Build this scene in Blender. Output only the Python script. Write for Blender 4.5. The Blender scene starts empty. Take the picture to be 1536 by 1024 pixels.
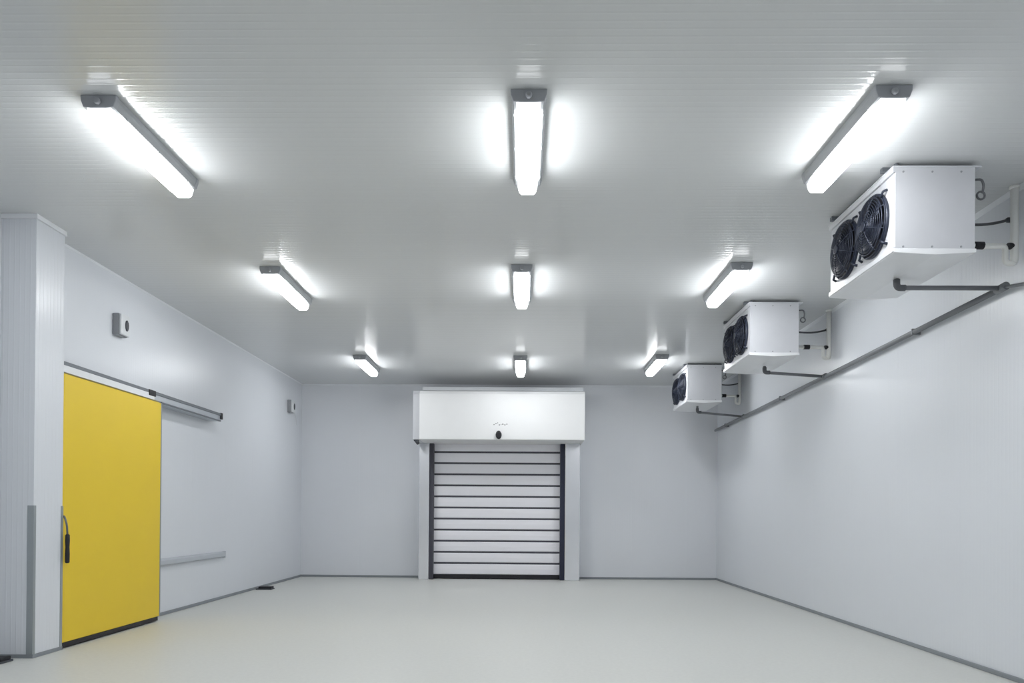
import bpy, bmesh, math
from mathutils import Vector, Matrix
PI = math.pi
C = bpy.context.scene.collection
sc = bpy.context.scene

# ------------------------------------------------------------------ room dimensions (metres; camera stands at x=0, y=0, looking +y)
XL, XR, H, D, YF = -4.70, 4.08, 4.077, 15.467, -3.2

# ------------------------------------------------------------------ materials
def principled(name, col, rough=.5, metal=0.0, spec=.5):
    m = bpy.data.materials.new(name); m.use_nodes = True
    nt = m.node_tree; b = nt.nodes['Principled BSDF']
    b.inputs['Base Color'].default_value = (*col, 1); b.inputs['Roughness'].default_value = rough
    b.inputs['Metallic'].default_value = metal; b.inputs['Specular IOR Level'].default_value = spec
    return m, nt, b

def plain(name, col, rough=.5, metal=0.0, vary=.04, scale=6.0, spec=.5):
    """A surface with a faint procedural mottling of its colour."""
    m, nt, b = principled(name, col, rough, metal, spec)
    n = nt.nodes.new('ShaderNodeTexNoise'); n.inputs['Scale'].default_value = scale; n.inputs['Detail'].default_value = 4
    tc = nt.nodes.new('ShaderNodeTexCoord'); nt.links.new(tc.outputs['Object'], n.inputs['Vector'])
    mix = nt.nodes.new('ShaderNodeMix'); mix.data_type = 'RGBA'
    mix.inputs[6].default_value = (*[c*(1-vary) for c in col], 1); mix.inputs[7].default_value = (*[min(1, c*(1+vary)) for c in col], 1)
    nt.links.new(n.outputs['Fac'], mix.inputs[0]); nt.links.new(mix.outputs[2], b.inputs['Base Color'])
    return m

def ribbed(name, col, axis, pitch, amp, rough, seam=None, spec=.5):
    """Profiled sandwich panel: fine ribs that repeat along one axis and a joint between panels."""
    m, nt, b = principled(name, col, rough, 0, spec)
    N = nt.nodes.new; L = nt.links.new
    tc = N('ShaderNodeTexCoord'); sep = N('ShaderNodeSeparateXYZ'); L(tc.outputs['Object'], sep.inputs[0])
    def mth(op, a, v=None, w=None):
        q = N('ShaderNodeMath'); q.operation = op
        for i, x in enumerate((a, v, w)):
            if x is None: continue
            if isinstance(x, (int, float)): q.inputs[i].default_value = x
            else: L(x, q.inputs[i])
        return q.outputs[0]
    c = sep.outputs['XYZ'.index(axis)]
    s = mth('SINE', mth('MULTIPLY', c, 2*PI/pitch))
    hgt = mth('MULTIPLY', mth('POWER', mth('MAXIMUM', s, 0.0), 4.0), amp)
    if seam:
        t = mth('ABSOLUTE', mth('SUBTRACT', mth('PINGPONG', c, seam/2), 0.0))
        g = mth('LESS_THAN', t, .004)
        hgt = mth('SUBTRACT', hgt, mth('MULTIPLY', g, .0015))
    bp = N('ShaderNodeBump'); bp.inputs['Strength'].default_value = 1; bp.inputs['Distance'].default_value = 1
    L(hgt, bp.inputs['Height']); L(bp.outputs[0], b.inputs['Normal'])
    n = N('ShaderNodeTexNoise'); n.inputs['Scale'].default_value = .7; n.inputs['Detail'].default_value = 3
    L(tc.outputs['Object'], n.inputs['Vector'])
    mix = N('ShaderNodeMix'); mix.data_type = 'RGBA'
    mix.inputs[6].default_value = (*[x*.97 for x in col], 1); mix.inputs[7].default_value = (*[min(1, x*1.03) for x in col], 1)
    L(n.outputs['Fac'], mix.inputs[0]); L(mix.outputs[2], b.inputs['Base Color'])
    return m

def emitter(name, col, s):
    m = bpy.data.materials.new(name); m.use_nodes = True; nt = m.node_tree
    nt.nodes.clear(); e = nt.nodes.new('ShaderNodeEmission'); o = nt.nodes.new('ShaderNodeOutputMaterial')
    e.inputs[0].default_value = (*col, 1); e.inputs[1].default_value = s; nt.links.new(e.outputs[0], o.inputs[0]); return m

def floor_mat():
    m, nt, b = principled('epoxy_floor', (.60, .60, .55), .33)
    N = nt.nodes.new; L = nt.links.new
    tc = N('ShaderNodeTexCoord')
    n1 = N('ShaderNodeTexNoise'); n1.inputs['Scale'].default_value = .45; n1.inputs['Detail'].default_value = 5
    n2 = N('ShaderNodeTexNoise'); n2.inputs['Scale'].default_value = 28; n2.inputs['Detail'].default_value = 3
    for n in (n1, n2): L(tc.outputs['Object'], n.inputs['Vector'])
    mix = N('ShaderNodeMix'); mix.data_type = 'RGBA'
    mix.inputs[6].default_value = (.64, .652, .63, 1); mix.inputs[7].default_value = (.675, .68, .65, 1)
    L(n1.outputs['Fac'], mix.inputs[0])
    mix2 = N('ShaderNodeMix'); mix2.data_type = 'RGBA'; mix2.blend_type = 'MULTIPLY'; mix2.inputs[0].default_value = .12
    L(mix.outputs[2], mix2.inputs[6]); L(n2.outputs['Fac'], mix2.inputs[7]); L(mix2.outputs[2], b.inputs['Base Color'])
    r = N('ShaderNodeMapRange'); r.inputs[3].default_value = .38; r.inputs[4].default_value = .5
    L(n1.outputs['Fac'], r.inputs[0]); L(r.outputs[0], b.inputs['Roughness'])
    bp = N('ShaderNodeBump'); bp.inputs['Strength'].default_value = .12; bp.inputs['Distance'].default_value = .004
    L(n2.outputs['Fac'], bp.inputs['Height']); L(bp.outputs[0], b.inputs['Normal'])
    return m

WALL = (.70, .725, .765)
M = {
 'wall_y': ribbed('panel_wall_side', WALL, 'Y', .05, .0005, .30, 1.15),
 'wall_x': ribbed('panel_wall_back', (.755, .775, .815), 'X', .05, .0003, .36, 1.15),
 'ceil':  ribbed('panel_ceiling', (.67, .685, .69), 'Y', .066, .00062, .17, 1.19),
 'floor': floor_mat(),
 'pillar_y': ribbed('pillar_side', WALL, 'Y', .05, .0011, .28),
 'pillar_x': ribbed('pillar_front', WALL, 'X', .05, .0011, .28),
 'white': plain('white_enamel', (.57, .58, .61), .30),
 'cover': plain('white_header_sheet', (.82, .825, .83), .5, 0, .02, 4, .25),
 'trim': plain('white_trim', (.75, .77, .80), .4),
 'grey_trim': plain('grey_trim', (.24, .26, .28), .5),
 'guard': plain('grey_guard', (.33, .36, .375), .38, .35),
 'yellow': plain('yellow_laminate', (.79, .565, .024), .42, 0, .03, 2.0),
 'black': plain('black_rubber', (.012, .012, .016), .55),
 'dark': plain('dark_plastic', (.055, .06, .07), .5),
 'alu': plain('aluminium', (.62, .64, .68), .34, .75),
 'slat': plain('anodised_slat', (.93, .92, .97), .36, 0.0, .02, 3.0),
 'navy': plain('navy_gasket', (.018, .022, .05), .45),
 'tray': plain('white_tray', (.80, .81, .83), .32),
 'steel': plain('brushed_steel', (.84, .85, .89), .24, .65, .05, 3.0),
 'joint': plain('slat_joint', (.06, .06, .08), .5),
 'rail': plain('rail_grey', (.16, .175, .195), .4, .4),
 'railface': plain('rail_face', (.50, .53, .57), .35, .6),
 'bumper': plain('bumper_grey', (.47, .50, .54), .45),
 'lighthouse': plain('fitting_grey', (.34, .355, .37), .5),
 'capgrey': plain('fitting_cap', (.36, .375, .40), .5),
 'lamp': emitter('lit_diffuser', (.965, .985, 1.0), 25.0),
 'lampside': emitter('lit_diffuser_side', (.965, .985, 1.0), 19.0),
 'lampend': emitter('lit_diffuser_end', (.965, .985, 1.0), 2.0),
 'fan': plain('navy_fan', (.016, .022, .042), .42),
 'guardwire': plain('navy_guard', (.02, .026, .045), .4, .3),
 'hub': plain('fan_hub', (.035, .042, .065), .35),
 'coil': plain('coil_fins', (.32, .34, .36), .4, .6),
 'pvc': plain('grey_pvc', (.17, .175, .19), .42),
 'pvcmain': plain('grey_pvc_run', (.21, .22, .235), .42),
 'insul': plain('cream_pipe', (.90, .905, .88), .5),
 'cable': plain('grey_cable', (.10, .105, .115), .5),
 'box': plain('box_white', (.68, .70, .72), .4),
 'boxgrey': plain('box_grey', (.30, .31, .33), .45),
 'mark': plain('grey_print', (.22, .22, .23), .6),
}

# ------------------------------------------------------------------ mesh helpers
def box(bm, x0, x1, y0, y1, z0, z1, mi=0):
    v = [bm.verts.new(p) for p in ((x0,y0,z0),(x1,y0,z0),(x1,y1,z0),(x0,y1,z0),(x0,y0,z1),(x1,y0,z1),(x1,y1,z1),(x0,y1,z1))]
    for f in ((0,3,2,1),(4,5,6,7),(0,1,5,4),(1,2,6,5),(2,3,7,6),(3,0,4,7)):
        bm.faces.new([v[i] for i in f]).material_index = mi

def prism(bm, prof, axis, a, b, mi=0, cap_mi=None, mis=None):
    """Extrude a closed profile (pairs) along axis from a to b. Profile pairs are the other two axes in order."""
    def pt(u, w, t): return {'X': (t,u,w), 'Y': (u,t,w), 'Z': (u,w,t)}[axis]
    A = [bm.verts.new(pt(u, w, a)) for u, w in prof]; B = [bm.verts.new(pt(u, w, b)) for u, w in prof]
    n = len(prof)
    for i in range(n):
        f = bm.faces.new((A[i], A[(i+1) % n], B[(i+1) % n], B[i])); f.material_index = mis[i] if mis else mi
    for vs in (list(reversed(A)), B):
        f = bm.faces.new(vs); f.material_index = mi if cap_mi is None else cap_mi

def tube(bm, pts, r, seg=12, mi=0, closed=False):
    pts = [Vector(p) for p in pts]; n = len(pts); rings = []
    up = None
    for i, p in enumerate(pts):
        if closed: t = (pts[(i+1) % n]-pts[i-1]).normalized()
        else: t = (pts[min(i+1, n-1)]-pts[max(i-1, 0)]).normalized()
        if up is None:
            up = Vector((0,0,1)) if abs(t.z) < .9 else Vector((1,0,0))
        s = t.cross(up)
        if s.length < 1e-4: s = t.cross(Vector((0,1,0)))
        s.normalize(); u = s.cross(t).normalized(); up = u
        rings.append([bm.verts.new(p+(s*math.cos(2*PI*k/seg)+u*math.sin(2*PI*k/seg))*r) for k in range(seg)])
    for i in range(n if closed else n-1):
        a, b = rings[i], rings[(i+1) % n]
        for k in range(seg):
            f = bm.faces.new((a[k], a[(k+1) % seg], b[(k+1) % seg], b[k])); f.smooth = True; f.material_index = mi
    if not closed:
        bm.faces.new(list(reversed(rings[0]))).material_index = mi; bm.faces.new(rings[-1]).material_index = mi

def bend(pts, r, n=5):
    """Round the corners of a polyline."""
    P = [Vector(p) for p in pts]; out = [P[0]]
    for i in range(1, len(P)-1):
        a, b, c = P[i-1], P[i], P[i+1]
        d = min(r, (a-b).length*.49, (c-b).length*.49)
        s = b+(a-b).normalized()*d; e = b+(c-b).normalized()*d
        for k in range(n+1):
            t = k/n; out.append(s*(1-t)**2+b*2*t*(1-t)+e*t*t)
    out.append(P[-1]); return out

def lathe(bm, prof, axis, c, seg=24, mi=0, caps=True):
    """prof: (radius, offset along axis)."""
    rings = []
    for r, t in prof:
        ring = []
        for k in range(seg):
            a = 2*PI*k/seg; u, w = r*math.cos(a), r*math.sin(a)
            p = {'X': (t,u,w), 'Y': (u,t,w), 'Z': (u,w,t)}[axis]
            ring.append(bm.verts.new(Vector(p)+Vector(c)))
        rings.append(ring)
    for a, b in zip(rings, rings[1:]):
        for k in range(seg):
            f = bm.faces.new((a[k], a[(k+1) % seg], b[(k+1) % seg], b[k])); f.smooth = True; f.material_index = mi
    if caps:
        bm.faces.new(list(reversed(rings[0]))).material_index = mi; bm.faces.new(rings[-1]).material_index = mi

def obj(name, bm, mats, parent=None, bevel=0, smooth=False):
    bmesh.ops.recalc_face_normals(bm, faces=bm.faces)
    me = bpy.data.meshes.new(name); bm.to_mesh(me); bm.free()
    for m in (mats if isinstance(mats, (list, tuple)) else [mats]): me.materials.append(M[m])
    o = bpy.data.objects.new(name, me); C.objects.link(o)
    if bevel:
        b = o.modifiers.new('bevel', 'BEVEL'); b.width = bevel; b.segments = 2; b.limit_method = 'ANGLE'; b.angle_limit = math.radians(40)
    if parent: o.parent = parent
    return o

def boxo(name, dims, mat, parent=None, bevel=0):
    bm = bmesh.new(); box(bm, *dims); return obj(name, bm, mat, parent, bevel)

def tag(o, label=None, cat=None, group=None, kind=None):
    if label: o['label'] = label
    if cat: o['category'] = cat
    if group: o['group'] = group
    if kind: o['kind'] = kind
    return o

def thing(name, loc, label, cat, group=None, kind=None):
    o = bpy.data.objects.new(name, None); o.empty_display_size = .1; C.objects.link(o); o.location = loc
    return tag(o, label, cat, group, kind)

def copy_tree(o, parent=None):
    c = o.copy(); C.objects.link(c)
    if parent: c.parent = parent
    for ch in list(o.children): copy_tree(ch, c)
    return c

# ------------------------------------------------------------------ room shell
def struct(name, bm, mats, label, cat, bevel=0):
    return tag(obj(name, bm, mats, None, bevel), label, cat, None, 'structure')

XLN = -4.81      # the near stretch of the left wall stands a little further out
bm = bmesh.new(); box(bm, XLN-.2, XR+.2, YF-.2, D+.2, -.2, 0)
struct('floor', bm, 'floor', 'pale beige grey epoxy floor of the cold store', 'floor')
bm = bmesh.new(); box(bm, XLN-.2, XR+.2, YF-.2, D+.2, H, H+.2)
struct('ceiling', bm, 'ceil', 'light grey glossy ceiling of finely ribbed panels', 'ceiling')
bm = bmesh.new(); prism(bm, [(XLN-.2,YF),(XLN,YF),(XLN,6.85),(XL,6.85),(XL,D),(XLN-.2,D)], 'Z', 0, H)
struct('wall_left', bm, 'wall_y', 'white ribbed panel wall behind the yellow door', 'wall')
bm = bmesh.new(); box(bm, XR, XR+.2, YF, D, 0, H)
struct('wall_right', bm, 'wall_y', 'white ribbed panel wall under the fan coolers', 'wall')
bm = bmesh.new(); box(bm, XLN-.2, XR+.2, D, D+.2, 0, H)
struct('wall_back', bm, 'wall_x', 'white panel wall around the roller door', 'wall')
bm = bmesh.new(); box(bm, XLN-.2, XR+.2, YF-.2, YF, 0, H)
struct('wall_front', bm, 'wall_x', 'white panel wall behind the viewer', 'wall')

bt, bh = .018, .042
def cove(name, x0, x1, y0, y1, label):
    bm = bmesh.new(); box(bm, x0, x1, y0, y1, 0, bh); struct(name, bm, 'grey_trim', label, 'baseboard', .006)
cove('baseboard_left', XL, XL+bt, 9.1, D, 'thin grey skirting strip along the wall beyond the yellow door')
cove('baseboard_right', XR-bt, XR, YF, D, 'thin grey skirting strip along the wall under the fan coolers')
bm = bmesh.new(); box(bm, XL+bt, -2.14, D-bt, D, 0, bh); box(bm, 1.17, XR-bt, D-bt, D, 0, bh)
struct('baseboard_back', bm, 'grey_trim', 'thin grey skirting strip either side of the roller door', 'baseboard', .006)
# slim angle trims where walls meet the ceiling
bm = bmesh.new(); prism(bm, [(D,H),(D-.035,H),(D-.03,H-.008),(D-.008,H-.03),(D,H-.035)], 'X', XL, XR)
struct('trim_1', bm, 'trim', 'slim white angle trim between back wall and ceiling', 'trim')
bm = bmesh.new(); prism(bm, [(XL,H),(XL+.018,H),(XL+.015,H-.005),(XL+.005,H-.015),(XL,H-.018)], 'Y', 7.1, D-.035)
struct('trim_2', bm, 'trim', 'slim white angle trim above the yellow door wall', 'trim')
bm = bmesh.new(); prism(bm, [(XR,H),(XR-.035,H),(XR-.03,H-.008),(XR-.008,H-.03),(XR,H-.035)], 'Y', YF, D-.035)
struct('trim_3', bm, 'trim', 'slim white angle trim above the fan cooler wall', 'trim')

# ------------------------------------------------------------------ pillar at the left edge
PX, PY0, PY1 = -4.488, 6.66, 7.085
pil = thing('pillar', ((XLN+PX)/2, (PY0+PY1)/2, 0), 'tall white ribbed pillar beside the yellow door', 'pillar', None, 'structure')
def P(o, par):        # keep world-placed meshes where they are under an empty
    o.parent = par; o.matrix_parent_inverse = Matrix.Translation(-Vector(par.location)); return o
bm = bmesh.new(); box(bm, XLN, PX, PY0, PY1, 0, H)
for f in bm.faces:
    f.normal_update()
    f.material_index = 0 if abs(f.normal.y) > .5 else 1
P(obj('shaft', bm, ['pillar_x', 'pillar_y'], None, .006), pil)
bm = bmesh.new()
e, w, gh = .004, .055, 1.40
prism(bm, [(PX-w,PY0),(PX-w,PY0-e),(PX+e,PY0-e),(PX+e,PY0+.03),(PX,PY0+.03),(PX,PY0)], 'Z', 0, gh)
tag(P(obj('corner_guard', bm, 'guard', None), pil), 'grey metal guard on the near corner')
bm = bmesh.new()
prism(bm, [(PX,PY1-.03),(PX+e,PY1-.03),(PX+e,PY1+e),(PX-.06,PY1+e),(PX-.06,PY1),(PX,PY1)], 'Z', 0, gh)
tag(P(obj('corner_guard', bm, 'guard', None), pil), 'grey metal guard on the door-side corner')
bm = bmesh.new()
prism(bm, [(XLN,PY0),(XLN,PY0-.02),(PX+.02,PY0-.02),(PX+.02,PY1),(PX,PY1),(PX,PY0)], 'Z', H-.045, H)
P(obj('top_trim', bm, 'trim', None, .004), pil)
bm = bmesh.new()
prism(bm, [(XLN,PY0),(XLN,PY0-.012),(PX+.012,PY0-.012),(PX+.012,PY1),(PX,PY1),(PX,PY0)], 'Z', 0, .035)
P(obj('skirting', bm, 'grey_trim', None, .003), pil)

# ------------------------------------------------------------------ yellow sliding door
DX, DY0, DY1, DZ0, DZ1 = -4.498, 7.10, 9.05, .058, 2.70
dr = thing('door_1', (DX-.06, (DY0+DY1)/2, 0), 'bright yellow insulated sliding door beside the white pillar', 'door', None, 'structure')
P(boxo('leaf', (DX-.11, DX, DY0, DY1-.02, DZ0, DZ1), 'yellow', None, .008), dr)
P(boxo('edge_strip', (DX-.112, DX+.002, DY1-.02, DY1, DZ0, DZ1), 'guard', None, .003), dr)
P(boxo('bottom_seal', (DX-.10, DX+.004, DY0, DY1-.06, .012, DZ0), 'black', None, .006), dr)
bm = bmesh.new(); tube(bm, bend([(DX, 7.12, 1.30), (DX+.028, 7.09, 1.29), (DX+.05, 7.09, 1.22), (DX+.05, 7.10, 1.12)], .04), .010, 8)
hd = P(obj('handle', bm, 'rail', None), dr)
bm = bmesh.new(); lathe(bm, [(.012,.842),(.02,.85),(.021,.93),(.018,1.0),(.021,1.06),(.02,1.115),(.012,1.125)], 'Z', (DX+.05, 7.102, 0), 12)
g = obj('grip', bm, 'black'); tag(g, 'black handle grip'); g.parent = hd

# overhead track of the sliding door
tr = thing('door_track', (-4.6, 9, 2.75), 'grey overhead sliding track running along the wall above the yellow door', 'door track')
bm = bmesh.new(); prism(bm, [(XL,2.705),(-4.53,2.705),(-4.515,2.72),(-4.515,2.79),(XL,2.79)], 'Y', 7.09, 10.86)
P(obj('rail', bm, 'railface', None, .003), tr)
P(boxo('top_channel', (XL, -4.505, 7.09, 10.86, 2.785, 2.822), 'rail', None, .004), tr)
P(boxo('bottom_lip', (-4.53, -4.508, 9.07, 10.86, 2.700, 2.718), 'rail', None, .003), tr)
P(boxo('cover_strip', (-4.515, -4.506, 7.09, 8.88, 2.715, 2.785), 'trim', None, .003), tr)
P(boxo('stop_block', (-4.52, -4.495, 8.74, 8.90, 2.755, 2.825), 'black', None, .006), tr)
P(boxo('end_cap', (XL, -4.495, 10.84, 10.90, 2.735, 2.83), 'black', None, .006), tr)

bb = thing('bumper_rail', (XL, 10.3, .69), 'pale grey guide bar low on the wall beyond the yellow door', 'guide rail')
bm = bmesh.new(); prism(bm, [(XL,.645),(XL+.04,.65),(XL+.055,.665),(XL+.055,.72),(XL+.04,.735),(XL,.74)], 'Y', 8.9, 11.40)
P(obj('bar', bm, 'bumper', None, .003), bb)
P(boxo('end_plate', (XL, XL+.057, 11.40, 11.412, .643, .742), 'bumper', None, .002), bb)

def guide(x0, x1, y0, y1, label):
    t = thing('floor_guide', ((x0+x1)/2, (y0+y1)/2, 0), label, 'door guide', 'floor guides of the sliding doors')
    P(boxo('plate', (x0, x1, y0, y1, 0, .018), 'dark', None, .004), t)
    P(boxo('block', (x0+.04, x1-.01, y0+.015, y1-.015, .018, .052), 'black', None, .008), t)
guide(-4.66, -4.385, 12.75, 12.93, 'black floor guide block at the foot of the white wall, far past the yellow door')
guide(-4.80, -4.575, 6.38, 6.54, 'black floor guide block in front of the white pillar')

def wallbox(y, zc, label, cable=False):
    t = thing('junction_box', (XL, y, zc), label, 'wall box', 'grey boxes high on the yellow door wall')
    bm = bmesh.new(); box(bm, 0, .075, -.095, .095, -.125, .125); obj('back_box', bm, 'boxgrey', t, .01)
    bm = bmesh.new(); box(bm, .075, .105, -.09, .09, -.12, .12); obj('cover', bm, 'box', t, .012)
    bm = bmesh.new(); lathe(bm, [(.034,.105),(.034,.112),(.026,.118)], 'X', (0, .02, .0), 16)
    for v in bm.verts: v.co.z *= 1.9
    obj('window', bm, 'dark', t)
    if cable:
        bm = bmesh.new(); tube(bm, bend([(.02,.09,.02),(.02,.28,-.02),(.02,.42,-.18),(.02,.46,-.32)], .12), .006, 6); obj('cable', bm, 'box', t)
wallbox(8.38, 3.495, 'small grey wall box above the yellow door')
wallbox(14.60, 3.475, 'small grey wall box by the far end of the yellow door wall', True)

# ------------------------------------------------------------------ roller door in the back wall
rd = thing('door_2', (-.53, 15.2, 0), 'silver slatted high speed roller door in the back wall', 'door', None, 'structure')
HY = 14.3
bm = bmesh.new()
prism(bm, [(HY+.01,2.801),(HY,2.811),(HY,3.696),(HY+.05,3.759),(D,3.875),(D,2.801)], 'X', -2.037, 1.197)
hdr = P(obj('header_box', bm, 'cover', None, .006), rd)
bm = bmesh.new()
prism(bm, [(HY+.035,2.801),(HY+.035,3.687),(HY+.08,3.763),(D,3.88),(D,2.801)], 'X', -2.168, -2.037)
tag(P(obj('motor_cover', bm, 'white', None, .006), rd), 'narrow white cover at the end of the header')
P(boxo('header_rail', (-2.037, 1.197, 14.72, 14.76, 3.83, 3.90), 'trim', None, .003), rd)
# entry sensor and the faint maker's mark on the header
bm = bmesh.new(); lathe(bm, [(.045,0),(.058,-.02),(.058,-.05),(.035,-.075)], 'Y', (-0.481, HY, 0), 20)
for v in bm.verts: v.co.z = v.co.z*1.42+2.894
tag(P(obj('sensor', bm, 'black', None), rd), 'black oval motion sensor')
bm = bmesh.new()
zz = 3.098; x = -0.586
for k, (w_, dz, h_) in enumerate([(.03,0,.016),(.03,.022,.016),(.02,.034,.014),(.03,-.006,.02),(.02,.0,.012),(.035,.008,.022),(.03,-.004,.02),(.03,.01,.018)]):
    box(bm, x, x+w_*.8, HY-.002, HY+.002, zz+dz-h_/2, zz+dz+h_/2); x += w_+.008
P(obj('logo', bm, 'mark', None), rd)
# bracket lamp at the header's lower corner
bm = bmesh.new(); box(bm, -2.15, -2.0611, HY+.05, HY+.17, 2.775, 2.801)
tube(bm, [(-2.11,HY+.08,2.78),(-2.061,HY+.03,2.726)], .032, 10)
P(obj('warning_lamp', bm, 'dark', None), rd)
# posts
def post(x0, x1):
    bm = bmesh.new(); box(bm, x0, x1, 15.0, D, 0, 2.802); return P(obj('post', bm, 'steel', None, .012), rd)
post(-2.135, -1.925); post(.86, 1.165)
P(boxo('side_guide', (-1.925, -1.845, 15.06, 15.44, 0, 2.802), 'joint', None, .006), rd)
P(boxo('side_guide', (.765, .86, 15.06, 15.44, 0, 2.802), 'navy', None, .006), rd)
bm = bmesh.new()
CY, pitch, z1 = 15.22, .2306, 2.634
zs = [z1-k*pitch for k in range(11)]; lo = [.098]+sorted(zs); hi = sorted(zs)+[2.801]
for a, b in zip(lo, hi):
    a2 = a+.019 if a > .1 else a; b2 = b-.019 if b < 2.8 else b
    m_ = (a2+b2)/2
    prism(bm, [(CY+.03,a2),(CY+.006,a2),(CY,a2+.012),(CY-.004,m_),(CY,b2-.012),(CY+.006,b2),(CY+.03,b2)], 'X', -1.845, .765, 0)
for z in zs: box(bm, -1.845, .765, CY+.008, CY+.028, z-.019, z+.019, 1)
P(obj('curtain', bm, ['slat', 'joint'], None), rd)
P(boxo('bottom_seal', (-1.845, .765, CY-.01, CY+.035, .012, .098), 'black', None, .008), rd)

# ------------------------------------------------------------------ ceiling lights
LL = 1.16
def make_light():
    t = thing('ceiling_light', (0,0,H), '', 'ceiling light', 'lit ceiling battens in three rows')
    h = LL/2
    bm = bmesh.new(); prism(bm, [(-.115,0),(.115,0),(.112,-.035),(.096,-.076),(-.096,-.076),(-.112,-.035)], 'Y', -h, h)
    obj('housing', bm, 'lighthouse', t, .004)
    pr = [(-.080,-.074),(.080,-.074),(.076,-.10),(.066,-.133),(.048,-.150),(-.048,-.150),(-.066,-.133),(-.076,-.10)]
    bm = bmesh.new(); hb, ht = h+.025, h-.085      # the tubes stop short of the ends, so the last stretch glows less
    prism(bm, pr, 'Y', -ht, ht, 0, 1, [0, 2, 2, 0, 0, 0, 2, 2]); prism(bm, pr, 'Y', ht, hb, 1, 1); prism(bm, pr, 'Y', -hb, -ht, 1, 1)
    bmesh.ops.remove_doubles(bm, verts=bm.verts, dist=1e-5); obj('diffuser', bm, ['lamp', 'lampend', 'lampside'], t)
    for s in (-1, 1):
        bm = bmesh.new()
        prism(bm, [(-.119,0),(.119,0),(.116,-.035),(.100,-.078),(.05,-.084),(-.05,-.084),(-.100,-.078),(-.116,-.035)], 'Y', s*(h-.01), s*(h+.035))
        lathe(bm, [(.022,s*(h+.035)),(.022,s*(h+.055)),(.012,s*(h+.06))], 'Y', (0,0,-.045), 12)
        obj('end_cap', bm, 'capgrey', t, .005)
    for s in (-1, 1):
        for k in (-1, 0, 1):
            bm = bmesh.new(); box(bm, s*.092-.008, s*.092+.008, k*.45-.015, k*.45+.015, -.082, -.05); obj('clip', bm, 'lighthouse', t, .003)
    return t
spots = [
 (-2.80, 5.36, 'large lit batten light high above the yellow door and white pillar'),
 (.02, 5.30, 'large lit batten light nearest the viewer in the central row'),
 (2.325, 5.26, 'lit batten light beside the biggest, nearest fan cooler'),
 (-2.82, 8.68, 'middle batten light of the row nearest the yellow door'),
 (-.03, 8.60, 'middle batten light of the central row, in line with the roller door'),
 (2.34, 8.52, 'lit batten light just before the second fan cooler, middle one of its row'),
 (-2.83, 13.18, 'small far batten light, last of the row nearest the yellow door'),
 (-.06, 13.20, 'small far batten light right before the roller door header'),
 (2.345, 13.05, 'small far batten light beside the farthest fan cooler'),
]
proto = make_light()
spots += [(x, 1.75, 'lit batten light behind the viewer, out of the photo') for x in (-2.8, 0.0, 2.33)]  # extra row out of view, added to lift the foreground brightness
for i, (x, y, lab) in enumerate(spots):
    o = proto if i == 0 else copy_tree(proto)
    o.location = (x, y, H); o['label'] = lab

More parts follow.
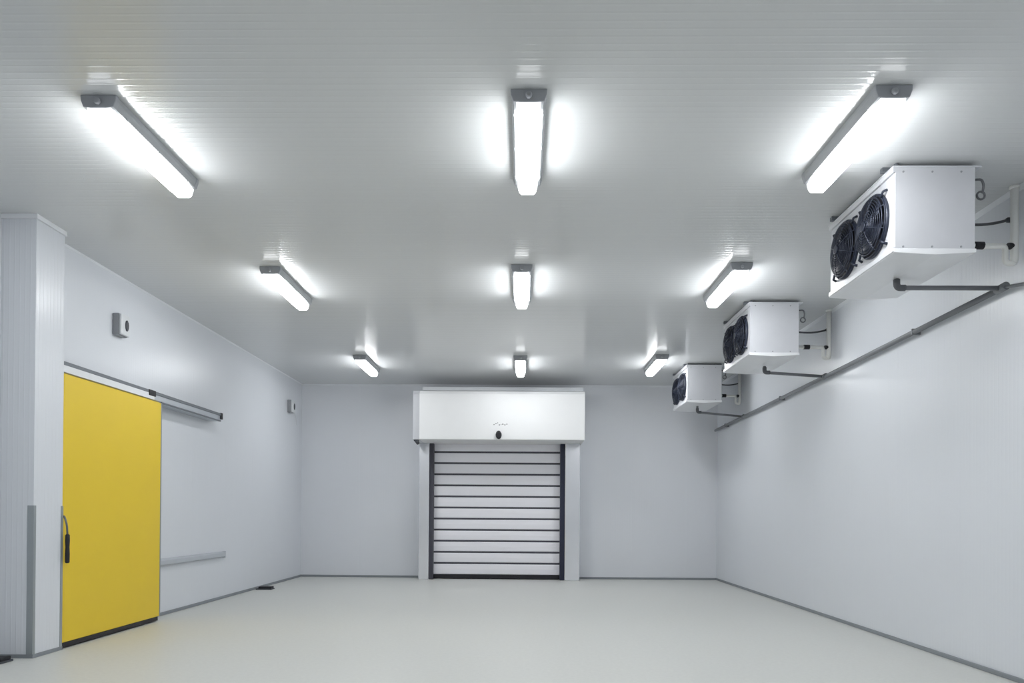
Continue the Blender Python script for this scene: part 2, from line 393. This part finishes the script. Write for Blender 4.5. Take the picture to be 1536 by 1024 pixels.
# ------------------------------------------------------------------ fan coolers
UW, ULen, UH, UT = .605, 1.18, .665, .035     # width (x), length (y), height, gap under the ceiling
def make_cooler():
    t = thing('fan_cooler', (0,0,H), '', 'fan cooler', 'ceiling fan coolers along the wall')
    x0, x1, y0, y1, zt, zb = 0, UW, 0, ULen, -UT, -UT-UH
    bm = bmesh.new(); box(bm, x0, x1, y0+.012, y1-.012, zb+.02, zt-.015); obj('casing', bm, 'white', t, .006)
    # folded lips round the fan face
    bm = bmesh.new()
    box(bm, x0-.018, x0+.004, y0, y1, zt-.05, zt-.008); box(bm, x0-.018, x0+.004, y0, y1, zb+.005, zb+.045)
    obj('face_lip', bm, 'white', t, .004)
    bm = bmesh.new(); box(bm, x0-.022, x1+.05, y0-.006, y1+.006, zt-.012, zt); obj('top_flange', bm, 'white', t, .003)
    for s in (0, 1):
        ya = y0 if s == 0 else y1-.014
        bm = bmesh.new(); box(bm, x0, x1, ya, ya+.014, zb+.012, zt-.012)
        yy = y0 if s == 0 else y1
        for xx in (.06, .28, .5):
            for z_ in (zt-.045, zb+.045): lathe(bm, [(.008,yy-.003),(.008,yy+.003)], 'Y', (xx,0,z_), 8, 1)
        obj('end_panel', bm, ['white', 'boxgrey'], t)
    # drip tray below, sloping to the drain
    bm = bmesh.new(); prism(bm, [(x0-.01,zb+.03),(x0-.01,zb),(x0+.3,zb-.018),(x1+.01,zb),(x1+.01,zb+.03)], 'Y', y0-.004, y1+.004); obj('drip_tray', bm, 'tray', t, .003)
    bm = bmesh.new(); box(bm, x1, x1+.02, y0+.05, y1-.05, zb+.05, zt-.05); obj('coil', bm, 'coil', t)
    for yy in (y0+.12, y1-.12):
        bm = bmesh.new(); box(bm, x0-.05, x1+.03, yy-.02, yy+.02, zt, 0); obj('hanger', bm, 'rail', t)
    bm = bmesh.new(); box(bm, x0+.01, x0+.03, y0+.02, y1-.02, zt, -.004); obj('hanging_rail', bm, 'rail', t)
    zc = -.375
    for yc in (.335, .845):
        R = .238
        bm = bmesh.new(); lathe(bm, [(R+.012,-.002),(R+.012,-.022),(R-.004,-.028),(R-.012,-.004)], 'X', (x0,yc,zc), 40)
        fn = obj('fan', bm, 'fan', t)
        bm = bmesh.new(); lathe(bm, [(R-.01,-.004),(R-.01,-.008)], 'X', (x0,yc,zc), 40); obj('fan_opening', bm, 'black', fn)
        bm = bmesh.new()      # blades
        for k in range(5):
            a0 = 2*PI*k/5
            pts = []
            for r_, sp in ((.06,.32), (.14,.42), (.205,.46)):
                for q in (0, .5, 1):
                    a = a0+(q-.5)*2*sp; pts.append(bm.verts.new((x0-.022-.035*q, yc+r_*math.cos(a), zc+r_*math.sin(a))))
            for i in range(2):
                for j in range(2):
                    f = bm.faces.new((pts[i*3+j], pts[i*3+j+1], pts[(i+1)*3+j+1], pts[(i+1)*3+j])); f.smooth = True
        bl = obj('blades', bm, 'hub', fn); so = bl.modifiers.new('thick', 'SOLIDIFY'); so.thickness = .005
        bm = bmesh.new(); lathe(bm, [(.066,-.01),(.066,-.05),(.06,-.075),(.03,-.082)], 'X', (x0,yc,zc), 20); obj('hub', bm, 'hub', fn)
        bm = bmesh.new()      # domed wire guard with rings, spokes and four mounting feet
        def dome(r_): return x0-.03-.062*math.cos(min(1, r_/R)*PI/2)**.6 if r_ < R else x0-.03
        for r_ in [.035+.0185*k for k in range(12)]:
            tube(bm, [(dome(r_), yc+r_*math.cos(2*PI*k/36), zc+r_*math.sin(2*PI*k/36)) for k in range(36)], .0035 if r_ < .22 else .006, 5, 0, True)
        for k in range(8):
            a = 2*PI*k/8+PI/8
            tube(bm, [(dome(r_), yc+r_*math.cos(a), zc+r_*math.sin(a)) for r_ in (.02,.06,.1,.14,.18,.21,.23,.245)], .005, 5)
        lathe(bm, [(.04,-.09),(.04,-.1),(.03,-.102)], 'X', (x0,yc,zc), 16)
        for k in range(4):
            a = PI/4+k*PI/2; ca, sa = math.cos(a), math.sin(a)
            tube(bm, [(x0-.032, yc+.235*ca, zc+.235*sa), (x0-.03, yc+.285*ca, zc+.285*sa), (x0-.002, yc+.30*ca, zc+.30*sa)], .011, 6)
        obj('fan_guard', bm, 'guardwire', fn)
    # copper stubs on the connection side
    bm = bmesh.new()
    tube(bm, bend([(x1,.03,-.13),(x1+.07,.03,-.125),(x1+.085,.03,-.17),(x1+.075,.03,-.23)], .03), .009, 8)
    tube(bm, [(x1+.062+.03*math.cos(a), .03, -.25+.03*math.sin(a)) for a in [2*PI*k/16 for k in range(16)]], .008, 6, 0, True)
    obj('pipe_stub', bm, 'cable', t)
    bm = bmesh.new(); lathe(bm, [(.022,x1-.0),(.026,x1+.01),(.026,x1+.06),(.02,x1+.065)], 'X', (0,.25,-.565), 12); obj('drain_stub', bm, 'black', t)
    return t
fc = make_cooler()
cool = [(2.84, 5.65, 'large white twin fan cooler nearest the viewer, hung under the ceiling'),
        (2.85, 9.26, 'white twin fan cooler hanging second of three along the wall'),
        (2.925, 13.12, 'small looking white fan cooler farthest away, near the back wall')]
for i, (x, y, lab) in enumerate(cool):
    o = fc if i == 0 else copy_tree(fc)
    o.location = (x, y, H); o['label'] = lab

# white refrigerant risers beside each cooler
def riser(y, xa, lab):
    t = thing('insulated_pipe', (4.0, y, H), lab, 'pipe', 'white pipes beside the fan coolers')
    X = .03
    bm = bmesh.new(); tube(bm, bend([(X,0,0),(X,0,-.60),(X-.01,0,-.632)], .03), .030, 14); obj('riser', bm, 'insul', t)
    bm = bmesh.new(); lathe(bm, [(.042,0),(.042,-.012),(.032,-.02)], 'Z', (X,0,0), 14); obj('ceiling_collar', bm, 'insul', t)
    bm = bmesh.new(); tube(bm, bend([(xa-4.0,0,-.488),(X-.075,0,-.492),(X-.075,0,-.632),(X,0,-.636),(X,0,-.60)], .035), .022, 12); obj('branch', bm, 'insul', t)
    bm = bmesh.new(); tube(bm, [(-.30,0,-.488),(-.225,0,-.489)], .031, 12); tag(obj('coupling', bm, 'black', t), 'black pipe coupling by the cooler')
    bm = bmesh.new(); tube(bm, [(X-.055,0,-.492),(X-.005,0,-.494)], .027, 12); tag(obj('coupling', bm, 'black', t), 'black pipe coupling by the riser')
riser(6.08, 3.50, 'white pipe dropping from the ceiling beside the nearest fan cooler')
riser(9.74, 3.51, 'white pipe dropping from the ceiling beside the second fan cooler')
riser(13.72, 3.58, 'white pipe dropping from the ceiling beside the farthest fan cooler')

def cable(y, xa, lab):
    t = thing('power_cable', (xa, y, 3.83), lab, 'cable', 'cables behind the fan coolers')
    bm = bmesh.new(); pts = []
    for k in range(13):
        u = k/12; pts.append((u*(XR-.02-xa), 0, .02-.17*u*(1-u)))
    tube(bm, pts, .012, 8); obj('flex', bm, 'cable', t)
    bm = bmesh.new(); lathe(bm, [(.022,XR-xa),(.022,XR-xa-.03),(.012,XR-xa-.045)], 'X', (0,0,.018), 10); obj('gland', bm, 'dark', t)
cable(6.20, 3.52, 'sagging dark cable from the nearest fan cooler to the wall')
cable(9.86, 3.53, 'sagging dark cable from the second fan cooler to the wall')
cable(13.84, 3.605, 'sagging dark cable from the farthest fan cooler to the wall')

# grey drain pipe along the wall with a branch under each cooler
dp = thing('drain_pipe', (4.05, 10.8, 3.2), 'long grey drain pipe sloping along the wall below the fan coolers', 'pipe')
WX = XR-.06
bm = bmesh.new(); tube(bm, [(WX,15.40,3.135),(WX,9.86,3.214),(WX,6.20,3.283)], .026, 12)
P(obj('run', bm, 'pvcmain', None), dp)
for (xd, yd, zp, zw) in ((3.143, 6.225, 3.283, 3.283), (3.225, 9.86, 3.272, 3.222), (3.19, 13.49, 3.245, 3.17)):
    bm = bmesh.new(); tube(bm, bend([(xd,yd,3.354),(xd,yd,zp),(WX,yd,zw)], .04), .020, 12)
    br = P(obj('branch', bm, 'pvc', None), dp)
    bm = bmesh.new(); tube(bm, bend([(xd,yd,zp+.07),(xd,yd,zp),(xd+.07,yd,zp)], .035), .027, 12); e_ = obj('elbow', bm, 'cable'); e_.parent = br; e_.matrix_parent_inverse = br.matrix_parent_inverse.copy()
    e_.matrix_parent_inverse = Matrix.Identity(4)
    bm = bmesh.new(); tube(bm, [(WX,yd-.06,zw+.003),(WX,yd+.06,zw-.003)], .034, 12); P(obj('tee', bm, 'pvcmain', None), dp)
bm = bmesh.new(); tube(bm, bend([(WX,6.20,3.283),(WX,6.10,3.262),(WX,5.6,3.16)], .06), .014, 8); P(obj('tail', bm, 'pvcmain', None), dp)  # shadow of the drain pipe on the wall, built as a thin grey tube
for yy, zz_ in ((7.6,3.257),(11.5,3.191),(14.6,3.147)):
    P(boxo('clip', (WX-.03, XR-.001, yy-.012, yy+.012, zz_-.032, zz_+.032), 'pvcmain', None, .004), dp)

# ------------------------------------------------------------------ camera
cam = bpy.data.cameras.new('camera'); co = bpy.data.objects.new('camera', cam); C.objects.link(co)
r = Vector((.99986694,.01470654,.00705867)); u = Vector((-.00697938,-.00543517,.99996087)); f = Vector((-.01474433,.99987708,.00533181))
co.matrix_world = Matrix(((r.x,u.x,-f.x,0),(r.y,u.y,-f.y,0),(r.z,u.z,-f.z,1.35),(0,0,0,1)))
cam.sensor_fit = 'HORIZONTAL'; cam.sensor_width = 36; cam.lens = 1099.46/1536*36
cam.shift_x = 0; cam.shift_y = (765.17-512)/1536; cam.clip_start = .05
sc.camera = co

wd = bpy.data.worlds.new('world'); sc.world = wd; wd.use_nodes = True
wd.node_tree.nodes['Background'].inputs[0].default_value = (0,0,0,1)
sc.view_settings.view_transform = 'Standard'; sc.view_settings.look = 'None'; sc.view_settings.gamma = 1
sc.view_settings.use_curve_mapping = False
sc.view_settings.exposure = .86
